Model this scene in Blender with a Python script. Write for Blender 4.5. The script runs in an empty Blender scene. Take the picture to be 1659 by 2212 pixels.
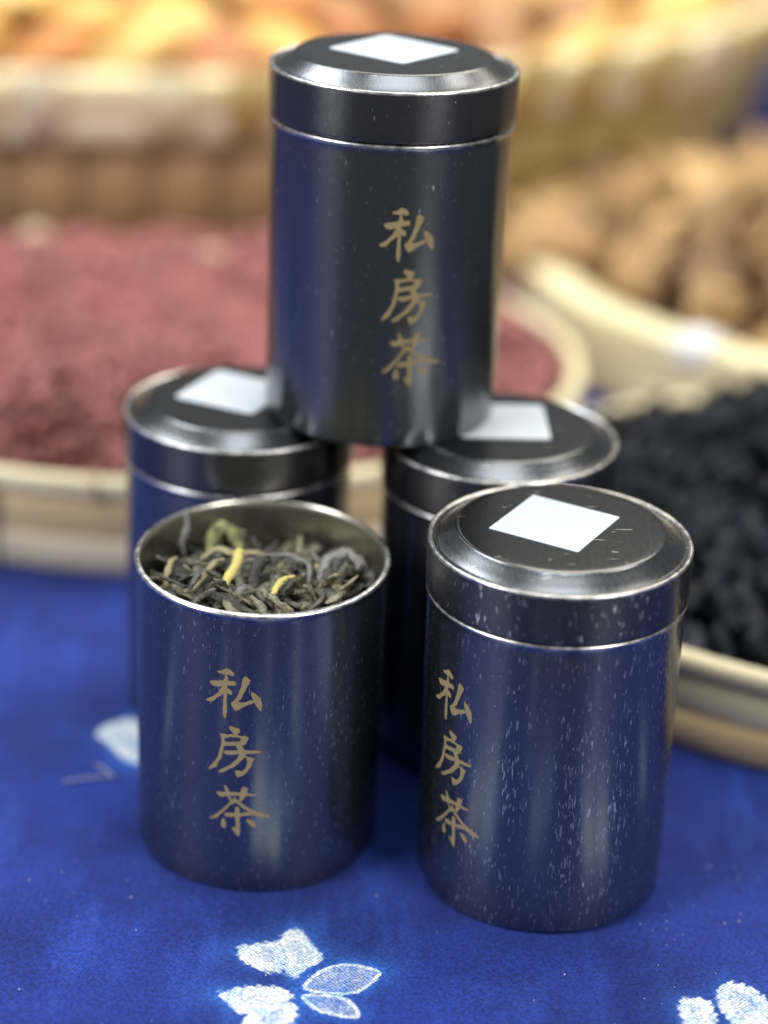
import bpy, math, random
import numpy as np
from mathutils import Vector, Matrix, noise

random.seed(7)
rng = np.random.default_rng(7)
S = 0.01                       # everything below is written in centimetres
R = math.radians
scene = bpy.context.scene
COL = scene.collection

# ------------------------------------------------------------------ camera
cam_d = bpy.data.cameras.new("camera")
cam = bpy.data.objects.new("camera", cam_d)
COL.objects.link(cam)
cam_d.sensor_fit = 'VERTICAL'
cam_d.sensor_height = 24.0
cam_d.sensor_width = 18.0
cam_d.lens = 24.0 * 4027.07 / 2212.0
cam_d.clip_start = 0.02
cam_d.clip_end = 50.0
pitch, roll = R(25.2212), R(2.3844)
fw = Vector((0, math.cos(pitch), -math.sin(pitch)))
up0 = Vector((0, math.sin(pitch), math.cos(pitch)))
r0 = Vector((1, 0, 0))
rt = r0 * math.cos(roll) + up0 * math.sin(roll)
up = up0 * math.cos(roll) - r0 * math.sin(roll)
cm = Matrix((rt, up, -fw)).transposed().to_4x4()
cm.translation = Vector((0, 0, 29.798 * S))
cam.matrix_world = cm
cam_d.dof.use_dof = True
cam_d.dof.focus_distance = 0.458
cam_d.dof.aperture_fstop = 2.2
cam_d.dof.aperture_blades = 0
scene.camera = cam

# ------------------------------------------------------------------ light
w = bpy.data.worlds.new("World")
scene.world = w
w.use_nodes = True
w.node_tree.nodes["Background"].inputs[0].default_value = (0.95, 0.97, 1.0, 1)
w.node_tree.nodes["Background"].inputs[1].default_value = 0.22


def area(name, loc, target, size, power, color=(1, 1, 1), size_y=None):
    d = bpy.data.lights.new(name, 'AREA')
    d.shape = 'RECTANGLE'
    d.size = size * S
    d.size_y = (size_y or size) * S
    d.energy = power
    d.color = color
    o = bpy.data.objects.new(name, d)
    COL.objects.link(o)
    o.location = Vector(loc) * S
    o.rotation_euler = (Vector(target) - Vector(loc)).to_track_quat('-Z', 'Y').to_euler()
    return o


area("hall_or_fill_lamp", (-62, 112, 130), (0, 45, 0), 46, 9.0, (0.90, 0.96, 1.0))
area("hall_or_fill_lamp", (72, 100, 140), (0, 45, 0), 34, 3.2, (1.0, 0.97, 0.92))
area("hall_or_fill_lamp", (12, 103, 66), (2, 122, 3), 50, 4.4, (1.0, 0.93, 0.79))  # added fill brightening the far basket and trays, not a lamp of the hall
area("hall_or_fill_lamp", (-102, -8, 92), (0, 55, 3), 50, 14.0, (0.98, 0.99, 1.0))
area("hall_or_fill_lamp", (8, 62, 185), (8, 62, 0), 70, 10.0, (0.92, 0.97, 1.0))
area("hall_or_fill_lamp", (85, -35, 105), (5, 55, 0), 45, 12.5, (1.0, 0.98, 0.95))

scene.view_settings.view_transform = 'Standard'
scene.view_settings.look = 'None'
scene.view_settings.exposure = 0.0
scene.view_settings.gamma = 1.0
scene.cycles.use_denoising = True
scene.cycles.max_bounces = 6
scene.cycles.caustics_reflective = False
scene.cycles.caustics_refractive = False
scene.cycles.sample_clamp_indirect = 4.0


# ------------------------------------------------------------------ helpers
def mesh_data(name, verts, faces, mat=None, smooth=True):
    me = bpy.data.meshes.new(name)
    v = np.asarray(verts, dtype=float) * S
    me.from_pydata(v.tolist(), [], faces)
    if mat:
        me.materials.append(mat)
    if smooth:
        me.polygons.foreach_set("use_smooth", [True] * len(me.polygons))
    me.update()
    return me


def link(name, me, parent=None, loc=(0, 0, 0), rot=(0, 0, 0), scale=(1, 1, 1)):
    o = bpy.data.objects.new(name, me)
    COL.objects.link(o)
    if parent:
        o.parent = parent
    o.location = Vector(loc) * S
    o.rotation_euler = rot
    o.scale = scale
    return o


def tag(o, label=None, cat=None, group=None, kind=None):
    if label:
        o["label"] = label
    if cat:
        o["category"] = cat
    if group:
        o["group"] = group
    if kind:
        o["kind"] = kind
    return o


def empty(name, loc, rot=(0, 0, 0)):
    o = bpy.data.objects.new(name, None)
    o.empty_display_size = 0.01
    COL.objects.link(o)
    o.location = Vector(loc) * S
    o.rotation_euler = rot
    return o


def lathe(profile, n=128, closed=False, a0=0.0, a1=2 * math.pi, wob=None, uvr=3.2):
    """profile: (r, z) list. Returns verts, faces, uv per loop (arc cm, path cm)."""
    full = abs(a1 - a0 - 2 * math.pi) < 1e-6
    P = list(profile)
    if closed:
        P = P + [P[0]]
    m = len(P)
    L = [0.0]
    for i in range(1, m):
        L.append(L[-1] + math.hypot(P[i][0] - P[i - 1][0], P[i][1] - P[i - 1][1]))
    cols = n if full else n + 1
    V, F, UV = [], [], []
    for j in range(cols):
        a = a0 + (a1 - a0) * j / n
        ca, sa = math.cos(a), math.sin(a)
        for (r, z) in P:
            dr, dz = wob(a, r, z) if wob else (0, 0)
            V.append(((r + dr) * ca, (r + dr) * sa, z + dz))
    for j in range(n):
        j2 = (j + 1) % cols
        for i in range(m - 1):
            if P[i][0] < 1e-6 and P[i + 1][0] < 1e-6:
                continue
            F.append((j * m + i, j2 * m + i, j2 * m + i + 1, j * m + i + 1))
            u0 = (a0 + (a1 - a0) * j / n) * uvr
            u1 = (a0 + (a1 - a0) * (j + 1) / n) * uvr
            UV += [(u0, L[i]), (u1, L[i]), (u1, L[i + 1]), (u0, L[i + 1])]
    return V, F, UV


def lathe_mesh(name, profile, mat, **k):
    V, F, UV = lathe(profile, **k)
    me = mesh_data(name, V, F, mat)
    ul = me.uv_layers.new(name="UVMap")
    ul.data.foreach_set("uv", np.array(UV, dtype=np.float32).ravel())
    return me


def N(nt, typ, **k):
    n = nt.nodes.new(typ)
    for a, b in k.items():
        if a.startswith("i_"):
            n.inputs[a[2:].replace("_", " ")].default_value = b
        else:
            setattr(n, a, b)
    return n


def material(name, base=(0.5, 0.5, 0.5), rough=0.5, metal=0.0, spec=0.5):
    m = bpy.data.materials.new(name)
    m.use_nodes = True
    b = m.node_tree.nodes["Principled BSDF"]
    b.inputs["Base Color"].default_value = (*base, 1)
    b.inputs["Roughness"].default_value = rough
    b.inputs["Metallic"].default_value = metal
    b.inputs["Specular IOR Level"].default_value = spec
    return m, m.node_tree, b


def ramp(nt, stops, interp='LINEAR'):
    n = nt.nodes.new("ShaderNodeValToRGB")
    cr = n.color_ramp
    cr.interpolation = interp
    while len(cr.elements) < len(stops):
        cr.elements.new(0.5)
    for e, (p, c) in zip(cr.elements, stops):
        e.position = p
        e.color = (*c, 1) if len(c) == 3 else c
    return n


def mixc(nt, fac, a, b, blend='MIX'):
    n = nt.nodes.new("ShaderNodeMix")
    n.data_type = 'RGBA'
    n.blend_type = blend
    for sock, v in ((n.inputs[0], fac), (n.inputs[6], a), (n.inputs[7], b)):
        if hasattr(v, "is_output"):
            nt.links.new(v, sock)
        elif isinstance(v, (int, float)):
            sock.default_value = v
        else:
            sock.default_value = (*v, 1)
    return n.outputs[2]


def math_n(nt, op, a, b=None, c=None, clamp=False):
    n = nt.nodes.new("ShaderNodeMath")
    n.operation = op
    n.use_clamp = clamp
    for i, v in enumerate((a, b, c)):
        if v is None:
            continue
        if hasattr(v, "is_output"):
            nt.links.new(v, n.inputs[i])
        else:
            n.inputs[i].default_value = v
    return n.outputs[0]


def mapping(nt, coord, scale=(1, 1, 1), rot=(0, 0, 0), loc=(0, 0, 0)):
    n = nt.nodes.new("ShaderNodeMapping")
    n.inputs["Scale"].default_value = scale
    n.inputs["Rotation"].default_value = rot
    n.inputs["Location"].default_value = loc
    nt.links.new(coord, n.inputs["Vector"])
    return n.outputs[0]


def noise_t(nt, vec, scale, detail=2.0, rough=0.5, dist=0.0):
    n = nt.nodes.new("ShaderNodeTexNoise")
    n.inputs["Scale"].default_value = scale
    n.inputs["Detail"].default_value = detail
    n.inputs["Roughness"].default_value = rough
    n.inputs["Distortion"].default_value = dist
    nt.links.new(vec, n.inputs["Vector"])
    return n.outputs["Fac"]


def smooth(nt, x, lo, hi):
    n = nt.nodes.new("ShaderNodeMapRange")
    n.interpolation_type = 'SMOOTHSTEP'
    nt.links.new(x, n.inputs[0])
    n.inputs[1].default_value = lo
    n.inputs[2].default_value = hi
    return n.outputs[0]


def bump(nt, height, strength, dist, bsdf):
    n = nt.nodes.new("ShaderNodeBump")
    n.inputs["Strength"].default_value = strength
    n.inputs["Distance"].default_value = dist
    nt.links.new(height, n.inputs["Height"])
    nt.links.new(n.outputs[0], bsdf.inputs["Normal"])
    return n


# ------------------------------------------------------------------ materials
def tin_material(name, base, r_lo, r_hi, streak_rot, streak_scale, lo, hi, streak_col, seed):
    """dark lacquered tinplate with rubbed-through flecks; the 'wear' property of each object sets how many."""
    m, nt, b = material(name, base, 0.25, 0.96)
    uv = N(nt, "ShaderNodeTexCoord").outputs["UV"]
    oi = N(nt, "ShaderNodeObjectInfo")
    wear = N(nt, "ShaderNodeAttribute", attribute_type='OBJECT', attribute_name='wear').outputs["Fac"]
    off = nt.nodes.new("ShaderNodeVectorMath")
    off.operation = 'ADD'
    comb = nt.nodes.new("ShaderNodeCombineXYZ")
    for i, f in enumerate((31.0, 17.0, 9.0)):
        nt.links.new(math_n(nt, 'MULTIPLY', oi.outputs["Random"], f), comb.inputs[i])
    nt.links.new(uv, off.inputs[0])
    nt.links.new(comb.outputs[0], off.inputs[1])
    v = off.outputs[0]
    flecks = noise_t(nt, mapping(nt, v, streak_scale, (0, 0, streak_rot), (seed, 0, 0)), 1.0, 2.0, 0.6, 0.35)
    fine = noise_t(nt, mapping(nt, v, (34, 5.0, 1)), 1.0, 2.0, 0.6)
    patch = noise_t(nt, mapping(nt, v, (0.5, 0.35, 1), (0, 0, 0), (3, seed, 0)), 1.0, 2.0)
    # threshold falls where the tin is more worn
    t = math_n(nt, 'ADD', flecks, math_n(nt, 'MULTIPLY', wear, 0.16))
    t = math_n(nt, 'ADD', t, math_n(nt, 'MULTIPLY', math_n(nt, 'SUBTRACT', patch, 0.5), 0.20))
    mask = smooth(nt, t, lo, hi)
    dots = N(nt, "ShaderNodeTexVoronoi", feature='F1')
    dots.inputs["Scale"].default_value = 1.0
    nt.links.new(mapping(nt, v, (2.6, 2.2, 1)), dots.inputs["Vector"])
    dm = math_n(nt, 'MULTIPLY', math_n(nt, 'LESS_THAN', dots.outputs["Distance"], 0.05), 0.5)
    mask = math_n(nt, 'MAXIMUM', mask, dm)
    tone = mixc(nt, fine, tuple(c * 0.82 for c in base), tuple(c * 1.18 for c in base))
    nt.links.new(mixc(nt, mask, tone, streak_col), b.inputs["Base Color"])
    rg = math_n(nt, 'MULTIPLY_ADD', fine, r_hi - r_lo, r_lo)
    nt.links.new(math_n(nt, 'ADD', rg, math_n(nt, 'MULTIPLY', mask, 0.12)), b.inputs["Roughness"])
    tg = nt.nodes.new("ShaderNodeTangent")
    tg.direction_type = 'UV_MAP'
    tg.uv_map = "UVMap"
    nt.links.new(tg.outputs[0], b.inputs["Tangent"])
    b.inputs["Anisotropic"].default_value = 0.90
    b.inputs["Anisotropic Rotation"].default_value = 0.25
    h = math_n(nt, 'ADD', math_n(nt, 'MULTIPLY', mask, -0.6), math_n(nt, 'MULTIPLY', fine, 0.25))
    bump(nt, h, 0.28, 0.0002, b)
    return m


M_body = tin_material("dark_tin_body", (0.205, 0.213, 0.222), 0.19, 0.26, 0.0, (25.0, 3.4, 1), 0.66, 0.79, (0.60, 0.62, 0.65), 2.0)
M_lid = tin_material("dark_tin_lid", (0.14, 0.14, 0.14), 0.25, 0.34, R(24), (18.0, 3.4, 1), 0.70, 0.77, (0.62, 0.62, 0.60), 5.0)


def lid_top_material(name, c0, c1, r0_, r1_):
    m, nt, b = material(name, (0.20, 0.20, 0.20), 0.25, 1.0)
    ob = N(nt, "ShaderNodeTexCoord").outputs["Object"]
    wear = N(nt, "ShaderNodeAttribute", attribute_type='OBJECT', attribute_name='wear').outputs["Fac"]
    out = None
    for i, (ang, sc) in enumerate(((R(20), (90, 900, 1)), (R(-38), (110, 1000, 1)), (R(75), (130, 900, 1)))):
        f = noise_t(nt, mapping(nt, ob, sc, (0, 0, ang), (i * 3.1, i, 0)), 1.0, 1.5, 0.6, 0.3)
        s = smooth(nt, math_n(nt, 'ADD', f, math_n(nt, 'MULTIPLY', wear, 0.05)), 0.74, 0.80)
        out = s if out is None else math_n(nt, 'MAXIMUM', out, s)
    fine = noise_t(nt, mapping(nt, ob, (2600, 500, 500)), 1.0, 2.0)
    tone = mixc(nt, fine, c0, c1)
    nt.links.new(mixc(nt, out, tone, (0.6, 0.6, 0.58)), b.inputs["Base Color"])
    rg = math_n(nt, 'MULTIPLY_ADD', fine, r1_ - r0_, r0_)
    nt.links.new(math_n(nt, 'ADD', rg, math_n(nt, 'MULTIPLY', out, 0.15)), b.inputs["Roughness"])
    bump(nt, math_n(nt, 'ADD', out, fine), 0.08, 0.0002, b)
    return m


M_top = lid_top_material("dark_tin_lid_top", (0.13, 0.137, 0.143), (0.185, 0.19, 0.195), 0.15, 0.25)
M_bevel = lid_top_material("rubbed_tin_bevel", (0.115, 0.12, 0.127), (0.18, 0.185, 0.19), 0.20, 0.33)


def bead_material():
    m, nt, b = material("worn_bright_bead", (0.55, 0.54, 0.52), 0.28, 1.0)
    ob = N(nt, "ShaderNodeTexCoord").outputs["Object"]
    f = noise_t(nt, ob, 420.0, 3.0)
    nt.links.new(mixc(nt, smooth(nt, f, 0.35, 0.65), (0.50, 0.50, 0.50), (0.82, 0.81, 0.79)), b.inputs["Base Color"])
    nt.links.new(math_n(nt, 'MULTIPLY_ADD', f, 0.25, 0.17), b.inputs["Roughness"])
    return m


M_bead = bead_material()


def inside_material():
    m, nt, b = material("bare_tinplate_inside", (0.5, 0.5, 0.45), 0.3, 1.0)
    uv = N(nt, "ShaderNodeTexCoord").outputs["UV"]
    f = noise_t(nt, mapping(nt, uv, (6.0, 0.7, 1)), 1.0, 3.0)
    nt.links.new(mixc(nt, f, (0.62, 0.62, 0.53), (0.84, 0.82, 0.72)), b.inputs["Base Color"])
    nt.links.new(math_n(nt, 'MULTIPLY_ADD', f, 0.2, 0.2), b.inputs["Roughness"])
    return m


M_inside = inside_material()


def ink_material():
    m, nt, b = material("bronze_printed_ink", (0.32, 0.25, 0.14), 0.6, 0.0)
    ob = N(nt, "ShaderNodeTexCoord").outputs["Object"]
    f = noise_t(nt, ob, 2600.0, 2.0)
    nt.links.new(mixc(nt, f, (0.30, 0.23, 0.115), (0.43, 0.335, 0.165)), b.inputs["Base Color"])
    return m


M_ink = ink_material()


def paper_material():
    m, nt, b = material("white_label_paper", (0.8, 0.83, 0.86), 0.45, 0.0)
    ob = N(nt, "ShaderNodeTexCoord").outputs["Object"]
    f = noise_t(nt, ob, 500.0, 4.0, 0.65)
    nt.links.new(mixc(nt, smooth(nt, f, 0.3, 0.7), (0.58, 0.65, 0.72), (0.70, 0.75, 0.79)), b.inputs["Base Color"])
    return m


M_paper = paper_material()


def cloth_material():
    m, nt, b = material("indigo_batik_cotton", (0.03, 0.07, 0.4), 0.85, 0.0, 0.25)
    ob = N(nt, "ShaderNodeTexCoord").outputs["Object"]
    dye = N(nt, "ShaderNodeAttribute", attribute_type='GEOMETRY', attribute_name='dye').outputs["Fac"]
    halo = N(nt, "ShaderNodeAttribute", attribute_type='GEOMETRY', attribute_name='halo').outputs["Fac"]
    warp = nt.nodes.new("ShaderNodeTexNoise")
    warp.inputs["Scale"].default_value = 260.0
    warp.inputs["Detail"].default_value = 2.0
    nt.links.new(ob, warp.inputs["Vector"])
    add = nt.nodes.new("ShaderNodeVectorMath")
    add.operation = 'MULTIPLY_ADD'
    nt.links.new(warp.outputs["Color"], add.inputs[0])
    add.inputs[1].default_value = (0.0011, 0.0011, 0)
    nt.links.new(ob, add.inputs[2])
    sep = nt.nodes.new("ShaderNodeSeparateXYZ")
    nt.links.new(mapping(nt, add.outputs[0], (1, 1, 1), (0, 0, R(7))), sep.inputs[0])
    k = 2 * math.pi / 0.00105
    sx = math_n(nt, 'SINE', math_n(nt, 'MULTIPLY', sep.outputs[0], k))
    sy = math_n(nt, 'SINE', math_n(nt, 'MULTIPLY', sep.outputs[1], k))
    weave = math_n(nt, 'MULTIPLY_ADD', math_n(nt, 'MULTIPLY', sx, sy), 0.5, 0.5)
    fuzz = noise_t(nt, ob, 1000.0, 4.0, 0.75)
    weave = math_n(nt, 'ADD', math_n(nt, 'MULTIPLY', weave, 0.48), math_n(nt, 'MULTIPLY', smooth(nt, fuzz, 0.3, 0.72), 0.62))
    mott = noise_t(nt, ob, 22.0, 4.0, 0.6)
    streak = noise_t(nt, mapping(nt, ob, (60, 14, 1), (0, 0, R(-35))), 1.0, 3.0, 0.6)
    blue = mixc(nt, smooth(nt, mott, 0.3, 0.7), (0.012, 0.024, 0.175), (0.019, 0.045, 0.31))
    blue = mixc(nt, math_n(nt, 'MULTIPLY', smooth(nt, streak, 0.52, 0.75), 0.45), blue, (0.030, 0.092, 0.50))
    hn = math_n(nt, 'MULTIPLY', halo, smooth(nt, streak, 0.25, 0.7))
    blue = mixc(nt, math_n(nt, 'MULTIPLY', hn, 0.85), blue, (0.05, 0.24, 0.88))
    tint = noise_t(nt, ob, 130.0, 4.0, 0.65)
    white = mixc(nt, smooth(nt, tint, 0.38, 0.68), (0.88, 0.92, 0.93), (0.48, 0.67, 0.84))
    rag = math_n(nt, 'ADD', dye, math_n(nt, 'MULTIPLY', math_n(nt, 'SUBTRACT', weave, 0.55), 0.10))
    rag = math_n(nt, 'ADD', rag, math_n(nt, 'MULTIPLY', math_n(nt, 'SUBTRACT', tint, 0.5), math_n(nt, 'MULTIPLY', dye, -0.7)))
    col = mixc(nt, smooth(nt, rag, 0.22, 0.78), blue, white)
    col = mixc(nt, 1.0, col, mixc(nt, smooth(nt, weave, 0.15, 1.0), (0.45, 0.46, 0.52), (1.55, 1.50, 1.40)), 'MULTIPLY')
    nt.links.new(col, b.inputs["Base Color"])
    b.inputs["Sheen Weight"].default_value = 0.06
    b.inputs["Sheen Roughness"].default_value = 0.5
    bump(nt, weave, 0.45, 0.0003, b)
    return m


M_cloth = cloth_material()


def bamboo_material(name, a, c, seed=0.0):
    m, nt, b = material(name, a, 0.42, 0.0, 0.5)
    uv = N(nt, "ShaderNodeTexCoord").outputs["UV"]
    oi = N(nt, "ShaderNodeObjectInfo").outputs["Random"]
    grain = noise_t(nt, mapping(nt, uv, (0.25, 9.0, 1), (0, 0, 0), (seed, 0, 0)), 1.0, 4.0, 0.65)
    patch = noise_t(nt, mapping(nt, uv, (0.16, 0.35, 1), (0, 0, 0), (0, seed, 0)), 1.0, 2.0)
    col = mixc(nt, smooth(nt, grain, 0.3, 0.7), a, c)
    d = tuple(x * 0.55 for x in c)
    col = mixc(nt, math_n(nt, 'MULTIPLY', smooth(nt, patch, 0.5, 0.75), 0.35), col, d)
    col = mixc(nt, math_n(nt, 'MULTIPLY', oi, 0.22), col, tuple(x * 0.6 for x in a))
    nt.links.new(col, b.inputs["Base Color"])
    bump(nt, grain, 0.3, 0.0008, b)
    return m


M_bamboo = bamboo_material("pale_split_bamboo", (0.86, 0.66, 0.36), (0.74, 0.53, 0.25))
M_bamboo_light = bamboo_material("bleached_bamboo_skin", (0.88, 0.79, 0.60), (0.80, 0.66, 0.44), 4.0)
M_bamboo_tan = bamboo_material("tan_bamboo_skin", (0.62, 0.46, 0.26), (0.50, 0.35, 0.18), 8.0)
M_bamboo_cream = bamboo_material("yellow_green_bamboo_skin", (0.90, 0.82, 0.54), (0.84, 0.73, 0.43), 2.0)
M_bamboo_brown = bamboo_material("shaded_brown_bamboo", (0.54, 0.33, 0.16), (0.42, 0.25, 0.11), 6.0)  # brown carries the shade of the basket's lower wall in its colour
M_bamboo_gold = bamboo_material("golden_olive_bamboo", (0.66, 0.49, 0.19), (0.48, 0.34, 0.11), 9.0)


def piece_material(name, cols, rough=0.6, nscale=120.0, bstr=0.4, spec=0.4, noise_mix=0.5, dark=0.45):
    """colour varies from piece to piece (object random) and within a piece (noise)."""
    m, nt, b = material(name, cols[0], rough, 0.0, spec)
    ob = N(nt, "ShaderNodeTexCoord").outputs["Object"]
    oi = N(nt, "ShaderNodeObjectInfo").outputs["Random"]
    n = len(cols)
    rp = ramp(nt, [(i / max(1, n - 1), c) for i, c in enumerate(cols)])
    nt.links.new(oi, rp.inputs[0])
    f = noise_t(nt, ob, nscale, 4.0, 0.6)
    nt.links.new(mixc(nt, math_n(nt, 'MULTIPLY', smooth(nt, f, 0.40, 0.72), noise_mix), rp.outputs[0],
                      tuple(c * dark for c in cols[n // 2])), b.inputs["Base Color"])
    bump(nt, f, bstr, 0.001, b)
    return m


# ------------------------------------------------------------------ floor and cloth
def grid_lines(parts):
    out = []
    for a, c, st in parts:
        n = max(1, int(round((c - a) / st)))
        out += [a + (c - a) * i / n for i in range(n)]
    out.append(parts[-1][1])
    return np.array(out)


def smooth_poly(P, it=3):
    P = np.array(P, float)
    for _ in range(it):
        Q = np.roll(P, -1, 0)
        P = np.stack([0.78 * P + 0.22 * Q, 0.22 * P + 0.78 * Q], 1).reshape(-1, 2)
    return P


def sdist(X, Y, P):
    """signed distance to polygon, positive inside."""
    d = np.full(X.shape, 1e9)
    ins = np.zeros(X.shape, bool)
    n = len(P)
    for i in range(n):
        a, c = P[i], P[(i + 1) % n]
        e = c - a
        t = np.clip(((X - a[0]) * e[0] + (Y - a[1]) * e[1]) / (e @ e + 1e-12), 0, 1)
        d = np.minimum(d, np.hypot(X - a[0] - t * e[0], Y - a[1] - t * e[1]))
        cond = (a[1] > Y) != (c[1] > Y)
        ins ^= cond & (X < (c[0] - a[0]) * (Y - a[1]) / (c[1] - a[1] + 1e-12) + a[0])
    return np.where(ins, d, -d)


PETALS = [
    [(-3.26, 37.39), (-2.91, 37.56), (-2.37, 37.71), (-2.14, 37.72), (-1.95, 37.3), (-1.95, 36.7), (-2.15, 36.43), (-2.71, 36.67), (-3.03, 36.88)],
    [(-2.22, 37.85), (-1.79, 38.34), (-1.55, 38.04), (-1.28, 37.52), (-1.02, 37.16), (-1.16, 36.91), (-1.53, 36.61), (-1.72, 36.27), (-2.0, 36.55), (-2.1, 37.2)],
    [(-3.58, 35.66), (-3.3, 35.81), (-2.84, 35.97), (-2.24, 36.01), (-1.82, 35.86), (-1.63, 35.60), (-2.0, 35.4), (-2.6, 35.05), (-2.88, 34.92), (-3.18, 35.24)],
    [(-2.7, 35.1), (-2.2, 35.42), (-1.7, 35.45), (-1.55, 35.07), (-1.75, 34.55), (-2.17, 34.0), (-2.8, 33.6), (-2.95, 34.3)],
    [(7.69, 36.13), (7.94, 36.22), (8.31, 36.21), (8.49, 35.98), (8.5, 35.27), (7.79, 35.0), (7.60, 35.61)],
    [(8.62, 36.47), (8.82, 36.77), (9.11, 36.91), (9.42, 36.81), (9.7, 36.54), (9.9, 36.15), (9.74, 35.4), (8.95, 35.13), (8.59, 35.91)],
    [(9.6, 35.5), (10.4, 35.9), (11.2, 35.4), (10.9, 34.6), (10.0, 34.4), (9.4, 34.9)],
    [(8.5, 35.1), (9.2, 34.9), (9.5, 34.0), (9.0, 33.0), (8.3, 33.3), (7.9, 34.2)],
    [(-8.35, 47.02), (-7.91, 47.7), (-7.13, 48.08), (-6.54, 46.77), (-6.63, 45.4), (-7.21, 45.72), (-7.72, 46.43)],
    [(-6.3, 47.4), (-5.6, 48.2), (-5.0, 47.3), (-5.6, 46.4)],
    [(2.4, 33.2), (3.3, 33.6), (4.1, 33.0), (3.6, 32.2), (2.8, 32.2)], [(3.6, 31.9), (4.6, 32.3), (5.0, 31.4), (4.2, 30.9)],
    [(-9.5, 31.5), (-8.4, 32.4), (-7.6, 31.6), (-8.2, 30.4)], [(-7.2, 30.6), (-6.2, 31.0), (-5.8, 29.9), (-6.8, 29.5)],
    [(-1.2, 27.2), (0, 28.1), (0.9, 27.3), (0.3, 26.2)], [(11.5, 29.5), (12.6, 30.4), (13.6, 29.7), (12.6, 28.4)],
    [(-14.5, 40.2), (-13.4, 41.2), (-12.3, 40.4), (-13.1, 39.2)], [(13.6, 40.2), (14.7, 40.8), (15.3, 39.6), (14.2, 39.0)],
    [(28, 112), (30, 114), (32, 112), (30, 110)], [(-30, 60), (-28, 62), (-26, 60), (-28, 58)],
]
LEAVES = [
    [(-1.56, 35.96), (-1.2, 36.58), (-0.79, 36.89), (-0.31, 36.97), (0.12, 36.85), (0.45, 36.73), (0.19, 36.26), (-0.1, 35.92), (-0.51, 35.81), (-1.1, 35.81)],
    [(-1.54, 35.74), (-1.1, 35.77), (-0.51, 35.76), (-0.2, 35.51), (-0.04, 35.0), (-0.48, 35.01), (-1.07, 35.15), (-1.38, 35.44)],
]


def build_cloth():
    xs = grid_lines([(-70, -30, 4), (-30, -10, 0.5), (-10, 11.5, 0.05), (11.5, 30, 0.5), (30, 33, 1)])
    ys = grid_lines([(24.5, 30, 0.4), (30, 33, 0.15), (33, 39.5, 0.05), (39.5, 50, 0.15), (50, 70, 0.6), (70, 215, 3)])
    X, Y = np.meshgrid(xs, ys)
    Z = 0.022 * np.sin(X * 0.55 + 0.25 * Y) * np.sin(Y * 0.33 - 0.2 * X) + 0.012 * np.sin(X * 1.4 - Y * 0.8 + 1.0)
    dye = np.zeros(X.shape)
    halo = np.zeros(X.shape)
    rag = 0.035 * np.sin(X * 17 + 3 * np.sin(Y * 11)) + 0.03 * np.sin(Y * 23 + 2 * np.sin(X * 19))

    def sub(P, pad):
        P = np.array(P)
        lo, hi = P.min(0) - pad, P.max(0) + pad
        i0, i1 = np.searchsorted(ys, lo[1]), np.searchsorted(ys, hi[1])
        j0, j1 = np.searchsorted(xs, lo[0]), np.searchsorted(xs, hi[0])
        return (slice(i0, i1), slice(j0, j1))
    for P in PETALS:
        Q = smooth_poly(P)
        s = sub(P, 1.2)
        d = sdist(X[s], Y[s], Q) + rag[s]
        edge = np.clip(d / 0.22 + 0.5, 0, 1)
        inner = np.clip((d - 0.16) / 0.16, 0, 1)
        dye[s] = np.maximum(dye[s], edge * (1.0 - 0.40 * inner))
        halo[s] = np.maximum(halo[s], 0.8 * np.exp(-np.maximum(-d, 0) / 0.34))
    for P in LEAVES:
        Q = smooth_poly(P)
        s = sub(P, 1.0)
        d = sdist(X[s], Y[s], Q)
        line = np.exp(-((d - 0.03 + 0.3 * rag[s]) / 0.055) ** 2)
        fill = 0.44 * np.clip(d / 0.1, 0, 1) + 0.5 * rag[s] * np.clip(d / 0.1, 0, 1)
        dye[s] = np.maximum(dye[s], np.maximum(line, fill))
        halo[s] = np.maximum(halo[s], np.exp(-np.maximum(-d, 0) / 0.25))
    ny, nx = X.shape
    V = np.stack([X, Y, Z], -1).reshape(-1, 3)
    # front hem hangs over the table edge
    hem = []
    base = len(V)
    hz = [-0.15, -0.6, -2, -8, -20]
    hy = [24.25, 24.05, 24.0, 23.8, 23.7]
    for y_, z_ in zip(hy, hz):
        for x_ in xs:
            hem.append((x_, y_ + 0.5 * math.sin(x_ * 0.35) * min(1, -z_ / 8), z_))
    V = np.concatenate([V, np.array(hem)])
    idx = np.arange(ny * nx).reshape(ny, nx)
    F = np.stack([idx[:-1, :-1], idx[:-1, 1:], idx[1:, 1:], idx[1:, :-1]], -1).reshape(-1, 4)
    hi = np.concatenate([idx[:1], base + np.arange(len(hz) * nx).reshape(len(hz), nx)])
    FH = np.stack([hi[1:, :-1], hi[1:, 1:], hi[:-1, 1:], hi[:-1, :-1]], -1).reshape(-1, 4)
    F = np.concatenate([F, FH])
    me = bpy.data.meshes.new("tablecloth")
    me.vertices.add(len(V))
    me.vertices.foreach_set("co", (V * S).astype(np.float32).ravel())
    me.loops.add(F.size)
    me.loops.foreach_set("vertex_index", F.astype(np.int32).ravel())
    me.polygons.add(len(F))
    me.polygons.foreach_set("loop_start", np.arange(0, F.size, 4, dtype=np.int32))
    me.update(calc_edges=True)
    me.polygons.foreach_set("use_smooth", [True] * len(F))
    pad = np.zeros(len(hem))
    for nm, arr in (("dye", dye), ("halo", halo)):
        at = me.attributes.new(nm, 'FLOAT', 'POINT')
        at.data.foreach_set("value", np.concatenate([arr.ravel(), pad]).astype(np.float32))
    me.materials.append(M_cloth)
    o = link("tablecloth", me)
    tag(o, "deep blue batik cotton tablecloth with white wax-resist flowers", "tablecloth")


build_cloth()

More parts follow.
